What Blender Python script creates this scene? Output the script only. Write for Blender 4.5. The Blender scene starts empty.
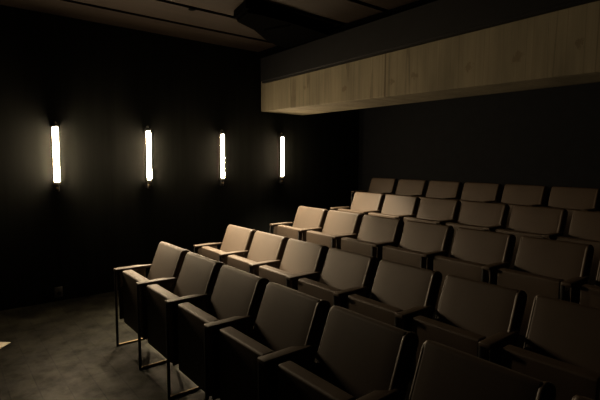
import bpy, bmesh, math, random
from mathutils import Vector, Matrix
random.seed(4)
scn = bpy.context.scene
COL = scn.collection

# ------------------------------------------------------------------ materials
def mat(name):
    m = bpy.data.materials.new(name); m.use_nodes = True
    nt = m.node_tree; b = nt.nodes['Principled BSDF']
    return m, nt, b
def N(nt, t, **kw):
    n = nt.nodes.new(t)
    for k, v in kw.items(): setattr(n, k, v)
    return n
def ramp(nt, fac, stops):
    r = N(nt, 'ShaderNodeValToRGB'); e = r.color_ramp.elements
    while len(e) < len(stops): e.new(0.5)
    for i, (p, c) in enumerate(stops): e[i].position = p; e[i].color = (*c, 1)
    nt.links.new(fac, r.inputs[0]); return r.outputs[0]
def mapped(nt, scale, coord='Object'):
    tc = N(nt, 'ShaderNodeTexCoord'); mp = N(nt, 'ShaderNodeMapping')
    mp.inputs['Scale'].default_value = scale
    nt.links.new(tc.outputs[coord], mp.inputs[0]); return mp.outputs[0]
def noise(nt, vec, scale, detail=4, rough=.55):
    n = N(nt, 'ShaderNodeTexNoise'); n.inputs['Scale'].default_value = scale
    n.inputs['Detail'].default_value = detail; n.inputs['Roughness'].default_value = rough
    nt.links.new(vec, n.inputs['Vector']); return n.outputs['Fac']
def math_(nt, op, a, b=None):
    n = N(nt, 'ShaderNodeMath', operation=op)
    for i, v in enumerate((a, b)):
        if v is None: continue
        if isinstance(v, (int, float)): n.inputs[i].default_value = v
        else: nt.links.new(v, n.inputs[i])
    return n.outputs[0]
def mix(nt, mode, fac, a, b):
    n = N(nt, 'ShaderNodeMix', data_type='RGBA', blend_type=mode)
    for i, v in ((0, fac), (6, a), (7, b)):
        if isinstance(v, (int, float)): n.inputs[i].default_value = v
        elif isinstance(v, tuple): n.inputs[i].default_value = (*v, 1)
        else: nt.links.new(v, n.inputs[i])
    return n.outputs[2]
def bump(nt, b, h, s, d=.01):
    n = N(nt, 'ShaderNodeBump'); n.inputs['Strength'].default_value = s; n.inputs['Distance'].default_value = d
    nt.links.new(h, n.inputs['Height']); nt.links.new(n.outputs[0], b.inputs['Normal'])

def leather(name, c, rough=.5):
    m, nt, b = mat(name)
    v = mapped(nt, (1, 1, 1))
    n = noise(nt, v, 6, 3)
    col = ramp(nt, n, [(.3, tuple(x*.88 for x in c)), (.7, tuple(x*1.08 for x in c))])
    nt.links.new(col, b.inputs['Base Color'])
    b.inputs['Roughness'].default_value = rough
    b.inputs['Specular IOR Level'].default_value = .5
    bump(nt, b, noise(nt, v, 260, 3), .12, .002)
    return m
def plain(name, c, rough=.5, metal=0., spec=.5):
    m, nt, b = mat(name)
    n = noise(nt, mapped(nt, (1, 1, 1)), 9, 3)
    col = ramp(nt, n, [(.3, tuple(x*.85 for x in c)), (.7, tuple(x*1.12 for x in c))])
    nt.links.new(col, b.inputs['Base Color'])
    b.inputs['Roughness'].default_value = rough; b.inputs['Metallic'].default_value = metal
    b.inputs['Specular IOR Level'].default_value = spec
    return m

M_LEATHER = leather('brown_leather', (.056, .036, .021), .56)
M_PIPING = leather('brown_piping', (.062, .042, .026), .5)
M_FRAME = plain('bronze_steel', (.16, .11, .055), .5, .6)
M_BLACK = plain('black_steel', (.02, .019, .018), .45, .3)
M_BOX = plain('black_painted_board', (.0056, .0060, .0072), .65, 0, .18)
M_DUCT = plain('black_duct', (.0022, .0022, .0022), .9, 0, 0)
M_BRASS = plain('aged_brass', (.45, .32, .14), .35, 1)
M_STEEL = plain('brushed_steel', (.35, .33, .29), .4, 1)
M_PLATE = plain('grey_plastic', (.10, .10, .10), .5)
M_PAPER = plain('pale_sheet', (.75, .70, .58), .7)
M_SIDE = plain('dark_wall_paint', (.006, .006, .0065), .9, 0, .1)

# dark stained wall boards with faint upright streaks
M_WALL, nt, b = mat('black_wall_panels')
n = noise(nt, mapped(nt, (1, 1, .05)), 14, 5)
nt.links.new(ramp(nt, n, [(.3, (.0062, .0071, .0064)), (.75, (.0135, .0152, .0134))]), b.inputs['Base Color'])
b.inputs['Roughness'].default_value = .8; b.inputs['Specular IOR Level'].default_value = .15
# back wall, slightly bluish black
M_BACK = plain('black_rear_wall', (.0095, .0105, .0125), .9, 0, .1)
# ceiling boards
M_CEIL, nt, b = mat('brown_ceiling_boards')
n = noise(nt, mapped(nt, (1, .06, 1)), 16, 5)
nt.links.new(ramp(nt, n, [(.3, (.0098, .0060, .0034)), (.7, (.0180, .0108, .0062))]), b.inputs['Base Color'])
b.inputs['Roughness'].default_value = .75; b.inputs['Specular IOR Level'].default_value = .2
# floor: dark worn boards
M_FLOOR, nt, b = mat('dark_worn_floor')
v = mapped(nt, (1, 1, 1))
br = N(nt, 'ShaderNodeTexBrick'); nt.links.new(v, br.inputs['Vector'])
br.inputs['Scale'].default_value = 1; br.inputs['Brick Width'].default_value = .62; br.inputs['Row Height'].default_value = .16
br.inputs['Mortar Size'].default_value = .004; br.inputs['Color1'].default_value = (.017, .0165, .012, 1)
br.inputs['Color2'].default_value = (.011, .0106, .008, 1); br.inputs['Mortar'].default_value = (.006, .0056, .0045, 1)
n = noise(nt, v, 4.5, 6, .6)
stain = ramp(nt, n, [(.38, (.35, .34, .33)), (.62, (1.5, 1.48, 1.4))])
nt.links.new(mix(nt, 'MULTIPLY', 1., br.outputs['Color'], stain), b.inputs['Base Color'])
n2 = noise(nt, v, 7, 5, .65)
sp = ramp(nt, n2, [(.35, (.035, .035, .035)), (.65, (.11, .11, .11))]); nt.links.new(sp, b.inputs['Specular IOR Level'])
b.inputs['Roughness'].default_value = .5; b.inputs['Specular IOR Level'].default_value = .08
# board-marked concrete
M_CONC, nt, b = mat('board_marked_concrete')
n1 = noise(nt, mapped(nt, (1, 1, .06)), 22, 6, .6)
n2 = noise(nt, mapped(nt, (1, 1, .25)), 3.2, 4)
base = ramp(nt, n1, [(.25, (.165, .148, .105)), (.5, (.195, .175, .125)), (.75, (.232, .208, .15))])
blot = ramp(nt, n2, [(.3, (.72, .72, .70)), (.65, (1.08, 1.06, 1.02))])
c = mix(nt, 'MULTIPLY', 1., base, blot)
# upright board joints, irregularly dark
tc = N(nt, 'ShaderNodeTexCoord'); sx = N(nt, 'ShaderNodeSeparateXYZ'); nt.links.new(tc.outputs['Object'], sx.inputs[0])
cell = math_(nt, 'FRACT', math_(nt, 'MULTIPLY', sx.outputs[0], 1/.117))
line = math_(nt, 'LESS_THAN', cell, .06)
lv = math_(nt, 'MULTIPLY', line, noise(nt, mapped(nt, (1, 0, .3)), 5, 2))
c = mix(nt, 'MIX', math_(nt, 'MULTIPLY', lv, .5), c, (.10, .08, .05))
st = math_(nt, 'LESS_THAN', math_(nt, 'ABSOLUTE', math_(nt, 'SUBTRACT', noise(nt, mapped(nt, (1, 0, .02)), 7, 1), .5)), .012)
sv = math_(nt, 'MULTIPLY', st, noise(nt, mapped(nt, (1, 1, 1.2)), 6, 3))
c = mix(nt, 'MIX', math_(nt, 'MULTIPLY', sv, .7), c, (.06, .05, .032))
# one pour joint
j = math_(nt, 'LESS_THAN', math_(nt, 'ABSOLUTE', math_(nt, 'SUBTRACT', sx.outputs[0], .553)), .009)
c = mix(nt, 'MIX', math_(nt, 'MULTIPLY', j, .8), c, (.07, .055, .035))
# knots and pock marks left by the boards
for (kx, kz, r) in ((-.03, 2.31, .035), (.64, 2.30, .035), (.91, 2.32, .04), (1.47, 2.315, .04), (1.87, 2.33, .05), (2.31, 2.35, .04), (-.72, 2.40, .02), (2.9, 2.3, .04)):
    cx = N(nt, 'ShaderNodeVectorMath', operation='DISTANCE'); nt.links.new(tc.outputs['Object'], cx.inputs[0])
    cx.inputs[1].default_value = (kx, 2.1365, kz)
    d = math_(nt, 'ADD', cx.outputs['Value'], math_(nt, 'MULTIPLY', math_(nt, 'SUBTRACT', noise(nt, mapped(nt, (1, 1, .6)), 38, 4, .7), .5), .16))
    k = math_(nt, 'MULTIPLY', math_(nt, 'LESS_THAN', d, r*.75), .55)
    c = mix(nt, 'MIX', k, c, (.11, .085, .05))
nt.links.new(c, b.inputs['Base Color'])
b.inputs['Roughness'].default_value = .85; b.inputs['Specular IOR Level'].default_value = .2
bump(nt, b, n1, .35, .006)
# lamp glass
LAMP_STRENGTH = (420, 250, 125, 125)     # front lamp set brightest, the rear ones dimmed down
def glow(name, k):
    m, nt, b = mat(name)
    b.inputs['Base Color'].default_value = (.9, .9, .85, 1)
    b.inputs['Emission Color'].default_value = (1, .75, .46, 1)
    b.inputs['Emission Strength'].default_value = k
    return m
M_GLOW = [glow('glowing_tube_glass', k) for k in LAMP_STRENGTH]

# ------------------------------------------------------------------ mesh helpers
def box(bm, x0, x1, y0, y1, z0, z1, bev=0, seg=2):
    t = bmesh.new()
    bmesh.ops.create_cube(t, size=1)
    for v in t.verts:
        v.co = Vector(((x0+x1)/2+v.co.x*(x1-x0), (y0+y1)/2+v.co.y*(y1-y0), (z0+z1)/2+v.co.z*(z1-z0)))
    if bev: bmesh.ops.bevel(t, geom=t.edges[:], offset=bev, segments=seg, profile=.5, affect='EDGES')
    me = bpy.data.meshes.new('tmp'); t.to_mesh(me); t.free(); bm.from_mesh(me); bpy.data.meshes.remove(me)
def cyl(bm, p0, p1, r, seg=20, r2=None):
    p0 = Vector(p0); p1 = Vector(p1); d = p1-p0
    q = d.to_track_quat('Z', 'Y').to_matrix().to_4x4()
    bmesh.ops.create_cone(bm, cap_ends=True, segments=seg, radius1=r, radius2=r if r2 is None else r2, depth=d.length,
                          matrix=Matrix.Translation((p0+p1)/2) @ q)
def lathe(bm, c, prof, seg=28):
    """revolve (radius, z) profile about the upright axis through c"""
    rings = []
    for r, z in prof:
        rings.append([bm.verts.new((c[0]+r*math.cos(a), c[1]+r*math.sin(a), c[2]+z)) for a in [2*math.pi*i/seg for i in range(seg)]])
    for a, b_ in zip(rings, rings[1:]):
        for i in range(seg): bm.faces.new((a[i], a[(i+1) % seg], b_[(i+1) % seg], b_[i]))
    bm.faces.new(rings[0][::-1]); bm.faces.new(rings[-1])
def tube(bm, pts, r, seg=12, closed=False, taper=None):
    pts = [Vector(p) for p in pts]; n = len(pts); rings = []; up = Vector((1, 0.013, 0.02)).normalized(); prev = None
    for i, p in enumerate(pts):
        a = pts[(i-1) % n] if (closed or i) else p
        b_ = pts[(i+1) % n] if (closed or i < n-1) else p
        d = (b_-a).normalized()
        if prev is None:
            u = d.cross(up)
            if u.length < .1: u = d.cross(Vector((0, 0, 1)))
        else: u = prev-d*prev.dot(d)
        u.normalize(); prev = u; w = d.cross(u)
        rr = r if taper is None else taper[i]
        rings.append([bm.verts.new(p+u*math.cos(t)*rr+w*math.sin(t)*rr) for t in [2*math.pi*k/seg for k in range(seg)]])
    for i in range(n if closed else n-1):
        a = rings[i]; b_ = rings[(i+1) % n]
        for k in range(seg): bm.faces.new((a[k], a[(k+1) % seg], b_[(k+1) % seg], b_[k]))
    if not closed: bm.faces.new(rings[0][::-1]); bm.faces.new(rings[-1])
def cushion(bm, sx, sy, sz, r, bulge=0., k=4, mid=6):
    """upholstered block centred on 0: rounded edges of radius r, crowned faces"""
    h = Vector((sx/2, sy/2, sz/2))
    def axis(hh):
        e = [-math.tan(math.pi/4*(1-i/k)) for i in range(k)]
        lo = [-hh+r+r*t for t in e]
        L = hh-r
        m = [-L+2*L*i/mid for i in range(mid+1)]
        return lo+m+[-x for x in lo[::-1]]
    ax = [axis(h[i]) for i in range(3)]
    n = [len(a) for a in ax]; vs = {}
    def V(i, j, l):
        key = (i, j, l)
        if key not in vs:
            p = Vector((ax[0][i], ax[1][j], ax[2][l]))
            q = Vector([max(-(h[c]-r), min(h[c]-r, p[c])) for c in range(3)])
            d = p-q
            if d.length > 1e-9: p = q+d.normalized()*r
            fx = 1-(p.x/h.x)**2; fz = 1-(p.z/h.z)**2
            p.y += math.copysign(bulge*max(fx, 0)*max(fz, 0), p.y)*min(1, abs(p.y)/h.y)
            vs[key] = bm.verts.new(p)
        return vs[key]
    for i in range(n[0]-1):
        for j in range(n[1]-1):
            for l in (0, n[2]-1):
                f = [V(i, j, l), V(i+1, j, l), V(i+1, j+1, l), V(i, j+1, l)]
                bm.faces.new(f if l else f[::-1])
    for i in range(n[0]-1):
        for l in range(n[2]-1):
            for j in (0, n[1]-1):
                f = [V(i, j, l), V(i+1, j, l), V(i+1, j, l+1), V(i, j, l+1)]
                bm.faces.new(f[::-1] if j else f)
    for j in range(n[1]-1):
        for l in range(n[2]-1):
            for i in (0, n[0]-1):
                f = [V(i, j, l), V(i, j+1, l), V(i, j+1, l+1), V(i, j, l+1)]
                bm.faces.new(f if i else f[::-1])
def obj(name, bm, m, parent=None, smooth=True, loc=(0, 0, 0), rot=(0, 0, 0), angle=40):
    bmesh.ops.recalc_face_normals(bm, faces=bm.faces[:])
    me = bpy.data.meshes.new(name); bm.to_mesh(me); bm.free()
    me.materials.append(m)
    if smooth:
        for p in me.polygons: p.use_smooth = True
        me.set_sharp_from_angle(angle=math.radians(angle))
    o = bpy.data.objects.new(name, me); COL.objects.link(o)
    o.location = loc; o.rotation_euler = rot
    if parent: o.parent = parent
    return o
def tag(o, label, cat, group=None):
    o['label'] = label; o['category'] = cat
    if group: o['group'] = group
    return o
def thing(name, label, cat, loc, group=None):
    o = bpy.data.objects.new(name, None); COL.objects.link(o); o.location = loc
    o.empty_display_size = .1
    return tag(o, label, cat, group)
def struct(o): o['kind'] = 'structure'; return o

# ------------------------------------------------------------------ dimensions (metres)
XW = -1.685          # left wall face
XR = 6.2             # right wall face
YF, YB = -3.6, 4.12  # front and rear wall faces
ZC = 2.985
PITCH = .52
ROWS = [             # x of first seat, y of backrest top, floor height, seats in view
    (0.0, 0.0, 0.0, 8), (-.52, .947, 0.0, 8), (-.52, 1.894, .138, 7), (-.52, 2.842, .266, 7), (-1.085, 3.789, .410, 8)]

# ------------------------------------------------------------------ room shell
bm = bmesh.new()
prof = [(YF, 0), (1.42, 0), (1.42, .138), (2.37, .138), (2.37, .266), (3.32, .266), (3.32, .410), (YB, .410), (YB, -.25), (YF, -.25)]
a = [bm.verts.new((XW, y, z)) for y, z in prof]; c_ = [bm.verts.new((XR, y, z)) for y, z in prof]
for i in range(len(prof)):
    k = (i+1) % len(prof); bm.faces.new((a[i], a[k], c_[k], c_[i]))
bm.faces.new(a); bm.faces.new(c_[::-1])
struct(obj('floor', bm, M_FLOOR, smooth=False))
bm = bmesh.new(); box(bm, XW-.15, XW, YF-.15, YB+.15, -.25, ZC+.25)
struct(obj('wall_left', bm, M_WALL, smooth=False))
bm = bmesh.new(); box(bm, XW, XR, YB, YB+.15, -.25, ZC+.25)
struct(obj('wall_back', bm, M_BACK, smooth=False))
bm = bmesh.new(); box(bm, XR, XR+.15, YF-.15, YB+.15, -.25, ZC+.25)
struct(obj('wall_right', bm, M_SIDE, smooth=False))
bm = bmesh.new(); box(bm, XW, XR, YF-.15, YF, -.25, ZC+.25)
struct(obj('wall_front', bm, M_SIDE, smooth=False))
bm = bmesh.new()      # wide boards running front to back with open black joints between
edges = [XW]+[-1.14+.571*i for i in range(13)]+[XR]
for i in range(len(edges)-1):
    x0 = edges[i]+(.034 if i else 0); x1 = edges[i+1]-(.034 if i < len(edges)-2 else 0)
    box(bm, x0, x1, YF, YB, ZC, ZC+.04)
struct(obj('ceiling', bm, M_CEIL, smooth=False))
bm = bmesh.new(); box(bm, XW, XR, YF, YB, ZC+.12, ZC+.2)
struct(obj('trim_1', bm, M_DUCT, smooth=False))

# ------------------------------------------------------------------ concrete beam and the black casing along it
def zl(x): return 2.1835-.0114*(x+1.637)
bm = bmesh.new()
def wedge(bm, x0, x1, y0, y1, zlo, zhi, zback=None):
    zb = zback or zlo
    P = [bm.verts.new(p) for p in ((x0, y0, zlo(x0)), (x1, y0, zlo(x1)), (x1, y1, zb(x1)), (x0, y1, zb(x0)),
                                   (x0, y0, zhi(x0)), (x1, y0, zhi(x1)), (x1, y1, zhi(x1)), (x0, y1, zhi(x0)))]
    for f in ((3, 2, 1, 0), (4, 5, 6, 7), (0, 1, 5, 4), (1, 2, 6, 5), (2, 3, 7, 6), (3, 0, 4, 7)): bm.faces.new([P[i] for i in f])
wedge(bm, XW+.028, XR, 2.1365, 2.88, zl, lambda x: ZC-.002, lambda x: 2.180)
bmesh.ops.bevel(bm, geom=[e for e in bm.edges if abs(e.verts[0].co.y-2.1365) < .001 and abs(e.verts[1].co.y-2.1365) < .001 and e.verts[0].co.z < 2.3 and e.verts[1].co.z < 2.3],
                offset=.008, segments=1, affect='EDGES')
tag(obj('concrete_beam', bm, M_CONC, smooth=False), 'long board-marked concrete beam crossing the room under the ceiling', 'beam')
bm = bmesh.new()
wedge(bm, -1.51, XR, 2.03, 2.0995, lambda x: 2.545+.0155*(x+1.2), lambda x: 2.86 if x < 0 else ZC-.002)
bmesh.ops.bevel(bm, geom=[e for e in bm.edges if e.verts[0].co.y < 2.04 and e.verts[1].co.y < 2.04 and e.verts[0].co.z < 2.8 and e.verts[1].co.z < 2.8 and abs(e.verts[0].co.z-e.verts[1].co.z) < .2],
                offset=.02, segments=3, affect='EDGES')
tag(obj('black_casing', bm, M_BOX), 'long black boxed casing fixed along the upper face of the concrete beam', 'casing')
bm = bmesh.new(); box(bm, XW, XR, 2.10, 2.1365, 2.86, ZC-.002); struct(obj('trim_2', bm, M_DUCT, smooth=False))
# air duct
t = thing('air_duct', 'flat black air duct under the ceiling boards in front of the concrete beam', 'duct', (0, 1.3, 2.80))
P = [(-.38, .95), (-.03, .87), (.0, 1.06), (-.05, 1.45), (-.10, 2.029), (-.92, 2.029), (-.88, 1.85), (-.76, 1.56), (-.46, 1.27)]
bm = bmesh.new()
lo = [bm.verts.new((x, y-1.3, 2.875-2.80)) for x, y in P]; hi = [bm.verts.new((x, y-1.3, ZC-.003-2.80)) for x, y in P]
bm.faces.new(lo[::-1]); bm.faces.new(hi)
for i in range(len(P)): bm.faces.new((lo[i], lo[(i+1) % len(P)], hi[(i+1) % len(P)], hi[i]))
bmesh.ops.bevel(bm, geom=[e for e in bm.edges if all(v.co.z < .1 for v in e.verts)], offset=.03, segments=4, affect='EDGES')
obj('duct_body', bm, M_DUCT, t)
bm = bmesh.new()
tube(bm, [(-.40, 1.33-1.3, .07), (-.28, 1.36-1.3, .066), (-.10, 1.43-1.3, .07)], .012, 10)
obj('joint_band', bm, M_DUCT, t)

# ------------------------------------------------------------------ wall lamps
XL = -1.637
LY = [-.4376+.9708*i for i in range(4)]
ZT, ZB = 1.843, 1.283
LAB = ['glowing tube wall lamp on the black wall, leftmost and nearest the front of the room',
       'glowing tube wall lamp on the black wall, second from the left',
       'glowing tube wall lamp on the black wall, third from the left',
       'glowing tube wall lamp on the black wall, rightmost, below the end of the concrete beam']
def half_tube(bm, r, z0, z1, ang, seg=22):
    # front of the tube, open to the housing behind it
    prof = [(r*.8, z0), (r, z0+.006), (r, z1-.012), (r*.9, z1-.005), (r*.6, z1)]
    A = [math.radians(-ang+2*ang*i/seg) for i in range(seg+1)]
    rings = [[bm.verts.new((q*math.cos(a), q*math.sin(a), z)) for a in A] for q, z in prof]
    for a, b_ in zip(rings, rings[1:]):
        for i in range(seg): bm.faces.new((a[i], a[i+1], b_[i+1], b_[i]))
        bm.faces.new((a[-1], a[0], b_[0], b_[-1]))
    bm.faces.new(rings[0][::-1]); bm.faces.new(rings[-1])
def make_lamp():
    r = .034; h = ZT-ZB
    t = thing('wall_lamp', LAB[0], 'lamp', (XL, LY[0], ZB), 'tube lamps along the left wall')
    bm = bmesh.new()
    half_tube(bm, r, 0, h, 48)
    obj('glass_tube', bm, M_GLOW[0], t)
    bm = bmesh.new(); box(bm, -.030, r*.60, -r*.69, r*.69, 0, h, .003); obj('rear_housing', bm, M_BLACK, t)
    bm = bmesh.new(); lathe(bm, (0, 0, h), [(r*.9, 0), (r*1.08, .004), (r*1.08, .022), (r*.7, .032), (r*.25, .036)])
    top = obj('top_cap', bm, M_BLACK, t)
    bm = bmesh.new(); lathe(bm, (0, 0, h+.036), [(.010, 0), (.016, .008), (.013, .02), (.005, .026)]); obj('finial', bm, M_STEEL, top)
    bm = bmesh.new(); lathe(bm, (0, 0, 0), [(r*.5, -.034), (r*.95, -.03), (r*1.02, -.006), (r*.8, 0)])
    bot = obj('bottom_collar', bm, M_STEEL, t)
    bm = bmesh.new(); lathe(bm, (0, 0, -.034), [(.012, -.075), (.022, -.068), (.024, -.02), (.016, 0)])
    obj('socket', bm, M_BLACK, bot)
    bm = bmesh.new(); bmesh.ops.create_uvsphere(bm, u_segments=16, v_segments=10, radius=.012, matrix=Matrix.Translation((.026, -.006, -.068)))
    obj('switch_knob', bm, M_BRASS, bot)
    bm = bmesh.new(); box(bm, -.048, -.040, -.03, .03, -.10, h+.05, .003); obj('back_plate', bm, M_BLACK, t)
    for z in (h+.012, -.075):
        bm = bmesh.new(); cyl(bm, (-.05, 0, z), (-.012, 0, z), .010, 12); obj('bracket_arm', bm, M_BLACK, t)
    return t
def copy_tree(o, parent=None):
    c = o.copy(); COL.objects.link(c)
    if parent: c.parent = parent
    for ch in list(o.children): copy_tree(ch, c)
    return c
lamp = make_lamp()
for i in range(1, 4):
    l = copy_tree(lamp); l.location = (XL, LY[i], ZB); l['label'] = LAB[i]
    g = [c for c in l.children if c.name.startswith('glass_tube')][0]
    g.data = g.data.copy(); g.data.materials[0] = M_GLOW[i]

# ------------------------------------------------------------------ ceiling spots added to brighten the left ends of the rows
def added_spot(x, y, top, aim, half, blend, power, label):
    t = thing('added_ceiling_spot', label, 'added_spot', (x, y, top-.001), 'added ceiling spots')
    bm = bmesh.new(); prof = [(.022, 0), (.036, 0), (.036, -.002), (.033, -.004), (.029, -.004), (.026, -.002), (.022, -.001)]
    rings = [[bm.verts.new((r_*math.cos(2*math.pi*i/28), r_*math.sin(2*math.pi*i/28), z_)) for i in range(28)] for r_, z_ in prof]
    for a_, b_ in zip(rings, rings[1:]+rings[:1]):
        for i in range(28): bm.faces.new((a_[i], a_[(i+1) % 28], b_[(i+1) % 28], b_[i]))
    obj('trim_ring', bm, M_DUCT, t)
    bm = bmesh.new(); cyl(bm, (0, 0, -.0015), (0, 0, 0), .023, 28); obj('lens', bm, M_DUCT, t)
    d = (Vector(aim)-Vector((x, y, top))).normalized()
    ld = bpy.data.lights.new('added_fill', 'SPOT'); ld.energy = power; ld.color = (1, .83, .58)
    ld.spot_size = 2*half; ld.spot_blend = blend; ld.shadow_soft_size = .025
    lo = bpy.data.objects.new('added_fill', ld); COL.objects.link(lo); lo.parent = t
    lo.location = (0, 0, -.034); lo.rotation_euler = d.to_track_quat('-Z', 'Y').to_euler()
    return t
added_spot(-.42, 1.36, 2.875, (-.44, 2.04, .85), .55, .95, 1150, 'small round black spot added under the air duct to brighten the left seats')
added_spot(-.62, .62, ZC, (-.18, .62, .65), .48, 1., 1750, 'small round black spot added in the ceiling boards to brighten the front rows')

# ------------------------------------------------------------------ cinema seats (origin: floor under the backrest's top left corner)
TILT = math.atan(.078/.20)
def make_seat():
    t = thing('cinema_seat', 'x', 'seat', (0, 0, 0))
    W = .447; L = .55; T = .085
    # backrest: its upper front edge passes through y=0, z=.853
    c = math.cos(TILT); s = math.sin(TILT)
    n = Vector((0, c, -s)); d = Vector((0, s, c))      # into the back, up the back
    ctr = Vector((.2285, 0, .850)) + n*(T/2) - d*(L/2)
    bm = bmesh.new(); cushion(bm, W, T, L, .020, .005)
    back = obj('backrest', bm, M_LEATHER, t, loc=ctr, rot=(-TILT, 0, 0), angle=80)
    for sx in (-1, 1):
        bm = bmesh.new(); r = .024; hy = T/2-.0105; hz = L/2-.0105; pts = []
        for (cy, cz, a0) in ((hy-r, hz-r, 0), (-hy+r, hz-r, 90), (-hy+r, -hz+r, 180), (hy-r, -hz+r, 270)):
            for k in range(5):
                a_ = math.radians(a0+22.5*k); pts.append((sx*(W/2-.0085) if sx < 0 else W/2-.007, cy+r*math.cos(a_), cz+r*math.sin(a_)))
        tube(bm, pts, (.0105 if sx < 0 else .016), 12, True); obj('piping', bm, M_PIPING, back)
    # tip-up seat cushion, folded upright
    bm = bmesh.new(); cushion(bm, .415, .078, .425, .014, .002)
    obj('seat_cushion', bm, M_LEATHER, t, loc=(.20, -.268, .428), angle=80)
    bm = bmesh.new(); cyl(bm, (-.03, -.225, .27), (.41, -.225, .27), .013, 14); obj('hinge_bar', bm, M_BLACK, t)
    for sx in (.04, .36):
        bm = bmesh.new(); box(bm, sx-.02, sx+.02, -.262, -.188, .26, .285, .004); obj('hinge_bracket', bm, M_BLACK, t)
    stand(t, -.06)
    return t
def stand(t, x):
    bm = bmesh.new()
    P = [(x-.040, -.347), (x+.022, -.347), (x+.022, -.06), (x+.006, -.04), (x+.004, -.07), (x+.004, -.108), (x-.040, -.15)]
    lo = [bm.verts.new((px, py, .626)) for px, py in P]; hi = [bm.verts.new((px, py, .649)) for px, py in P]
    bm.faces.new(lo[::-1]); bm.faces.new(hi)
    for i in range(len(P)): bm.faces.new((lo[i], lo[(i+1) % len(P)], hi[(i+1) % len(P)], hi[i]))
    bmesh.ops.bevel(bm, geom=[e for e in bm.edges], offset=.006, segments=3, profile=.5, affect='EDGES')
    obj('armrest', bm, M_LEATHER, t)
    bm = bmesh.new(); box(bm, x+.005, x+.022, -.325, -.105, .235, .6265, .008, 3); obj('arm_panel', bm, M_LEATHER, t)
    bm = bmesh.new(); box(bm, x-.041, x-.025, -.342, -.324, 0, .6265, .002); obj('front_leg', bm, M_BLACK, t)
    bm = bmesh.new(); box(bm, x+.007, x+.022, -.100, -.082, 0, .50, .002); obj('rear_leg', bm, M_BLACK, t)
    bm = bmesh.new(); box(bm, x-.041, x-.025, -.3245, -.0815, 0, .016, .002); box(bm, x-.0255, x+.022, -.100, -.082, 0, .016, .002); obj('foot_bar', bm, M_FRAME, t)
    bm = bmesh.new(); box(bm, x-.026, x+.005, -.3, -.2, .26, .285, .002); obj('cross_bar', bm, M_BLACK, t)
ORD = ['first', 'second', 'third', 'fourth', 'fifth', 'sixth', 'seventh', 'eighth', 'ninth']
RN = ['front row', 'second row from the front', 'middle row', 'second row from the back', 'back row']
GN = ['front', 'second', 'middle', 'fourth', 'back']
seat = make_seat()
first = True
for r, (x0, y, z, n) in enumerate(ROWS):
    for k in range(n):
        o = seat if first else copy_tree(seat); first = False
        o.location = (x0+k*PITCH, y, z)
        o['label'] = 'brown leather tip-up cinema seat, %s from the left in the %s' % (ORD[k], RN[r])
        o['group'] = 'cinema seats in the %s row' % GN[r]

# ------------------------------------------------------------------ small things
t = thing('wall_outlet', 'small grey socket plate low on the black left wall', 'outlet', (XW, -.457, .097))
bm = bmesh.new(); box(bm, 0, .008, -.04, .04, -.055, .055, .002); obj('cover_plate', bm, M_PLATE, t)
bm = bmesh.new(); cyl(bm, (.0075, .004, -.012), (.011, .004, -.012), .02, 20); obj('socket', bm, M_BLACK, t)
bm = bmesh.new()
P = [(-.706, -1.005), (-.60, -1.10), (-.79, -1.31), (-.90, -1.215)]
lo = [bm.verts.new((x+.74, y+1.15, 0)) for x, y in P]; hi = [bm.verts.new((x+.74, y+1.15, .004)) for x, y in P]
bm.faces.new(lo[::-1]); bm.faces.new(hi)
for i in range(4): bm.faces.new((lo[i], lo[(i+1) % 4], hi[(i+1) % 4], hi[i]))
tag(obj('paper_sheet', bm, M_PAPER, smooth=False, loc=(-.74, -1.15, 0.0)), 'pale flat sheet on the dark floor at the left picture edge', 'sheet')

# ------------------------------------------------------------------ camera
yaw, pit, rol, f = .8904, .0902, .0066, 451.15
F = Vector((-math.sin(yaw)*math.cos(pit), math.cos(yaw)*math.cos(pit), -math.sin(pit)))
Rt = Vector((math.cos(yaw), math.sin(yaw), 0)); U = Rt.cross(F)
Rt, U = Rt*math.cos(rol)+U*math.sin(rol), U*math.cos(rol)-Rt*math.sin(rol)
cd = bpy.data.cameras.new('camera'); cam = bpy.data.objects.new('camera', cd); COL.objects.link(cam)
cam.matrix_world = Matrix(((Rt.x, U.x, -F.x, 3.6069), (Rt.y, U.y, -F.y, -1.4219), (Rt.z, U.z, -F.z, 1.5296), (0, 0, 0, 1)))
cd.sensor_width = 36; cd.lens = f/600*36; cd.clip_start = .05
scn.camera = cam

# ------------------------------------------------------------------ world and view
w = bpy.data.worlds.new('world'); scn.world = w; w.use_nodes = True
w.node_tree.nodes['Background'].inputs[0].default_value = (0, 0, 0, 1)
w.node_tree.nodes['Background'].inputs[1].default_value = 0
vs = scn.view_settings
scn.display_settings.display_device = 'sRGB'
vs.view_transform = 'Standard'; vs.look = 'None'; vs.gamma = 1; vs.use_curve_mapping = False
vs.exposure = 0
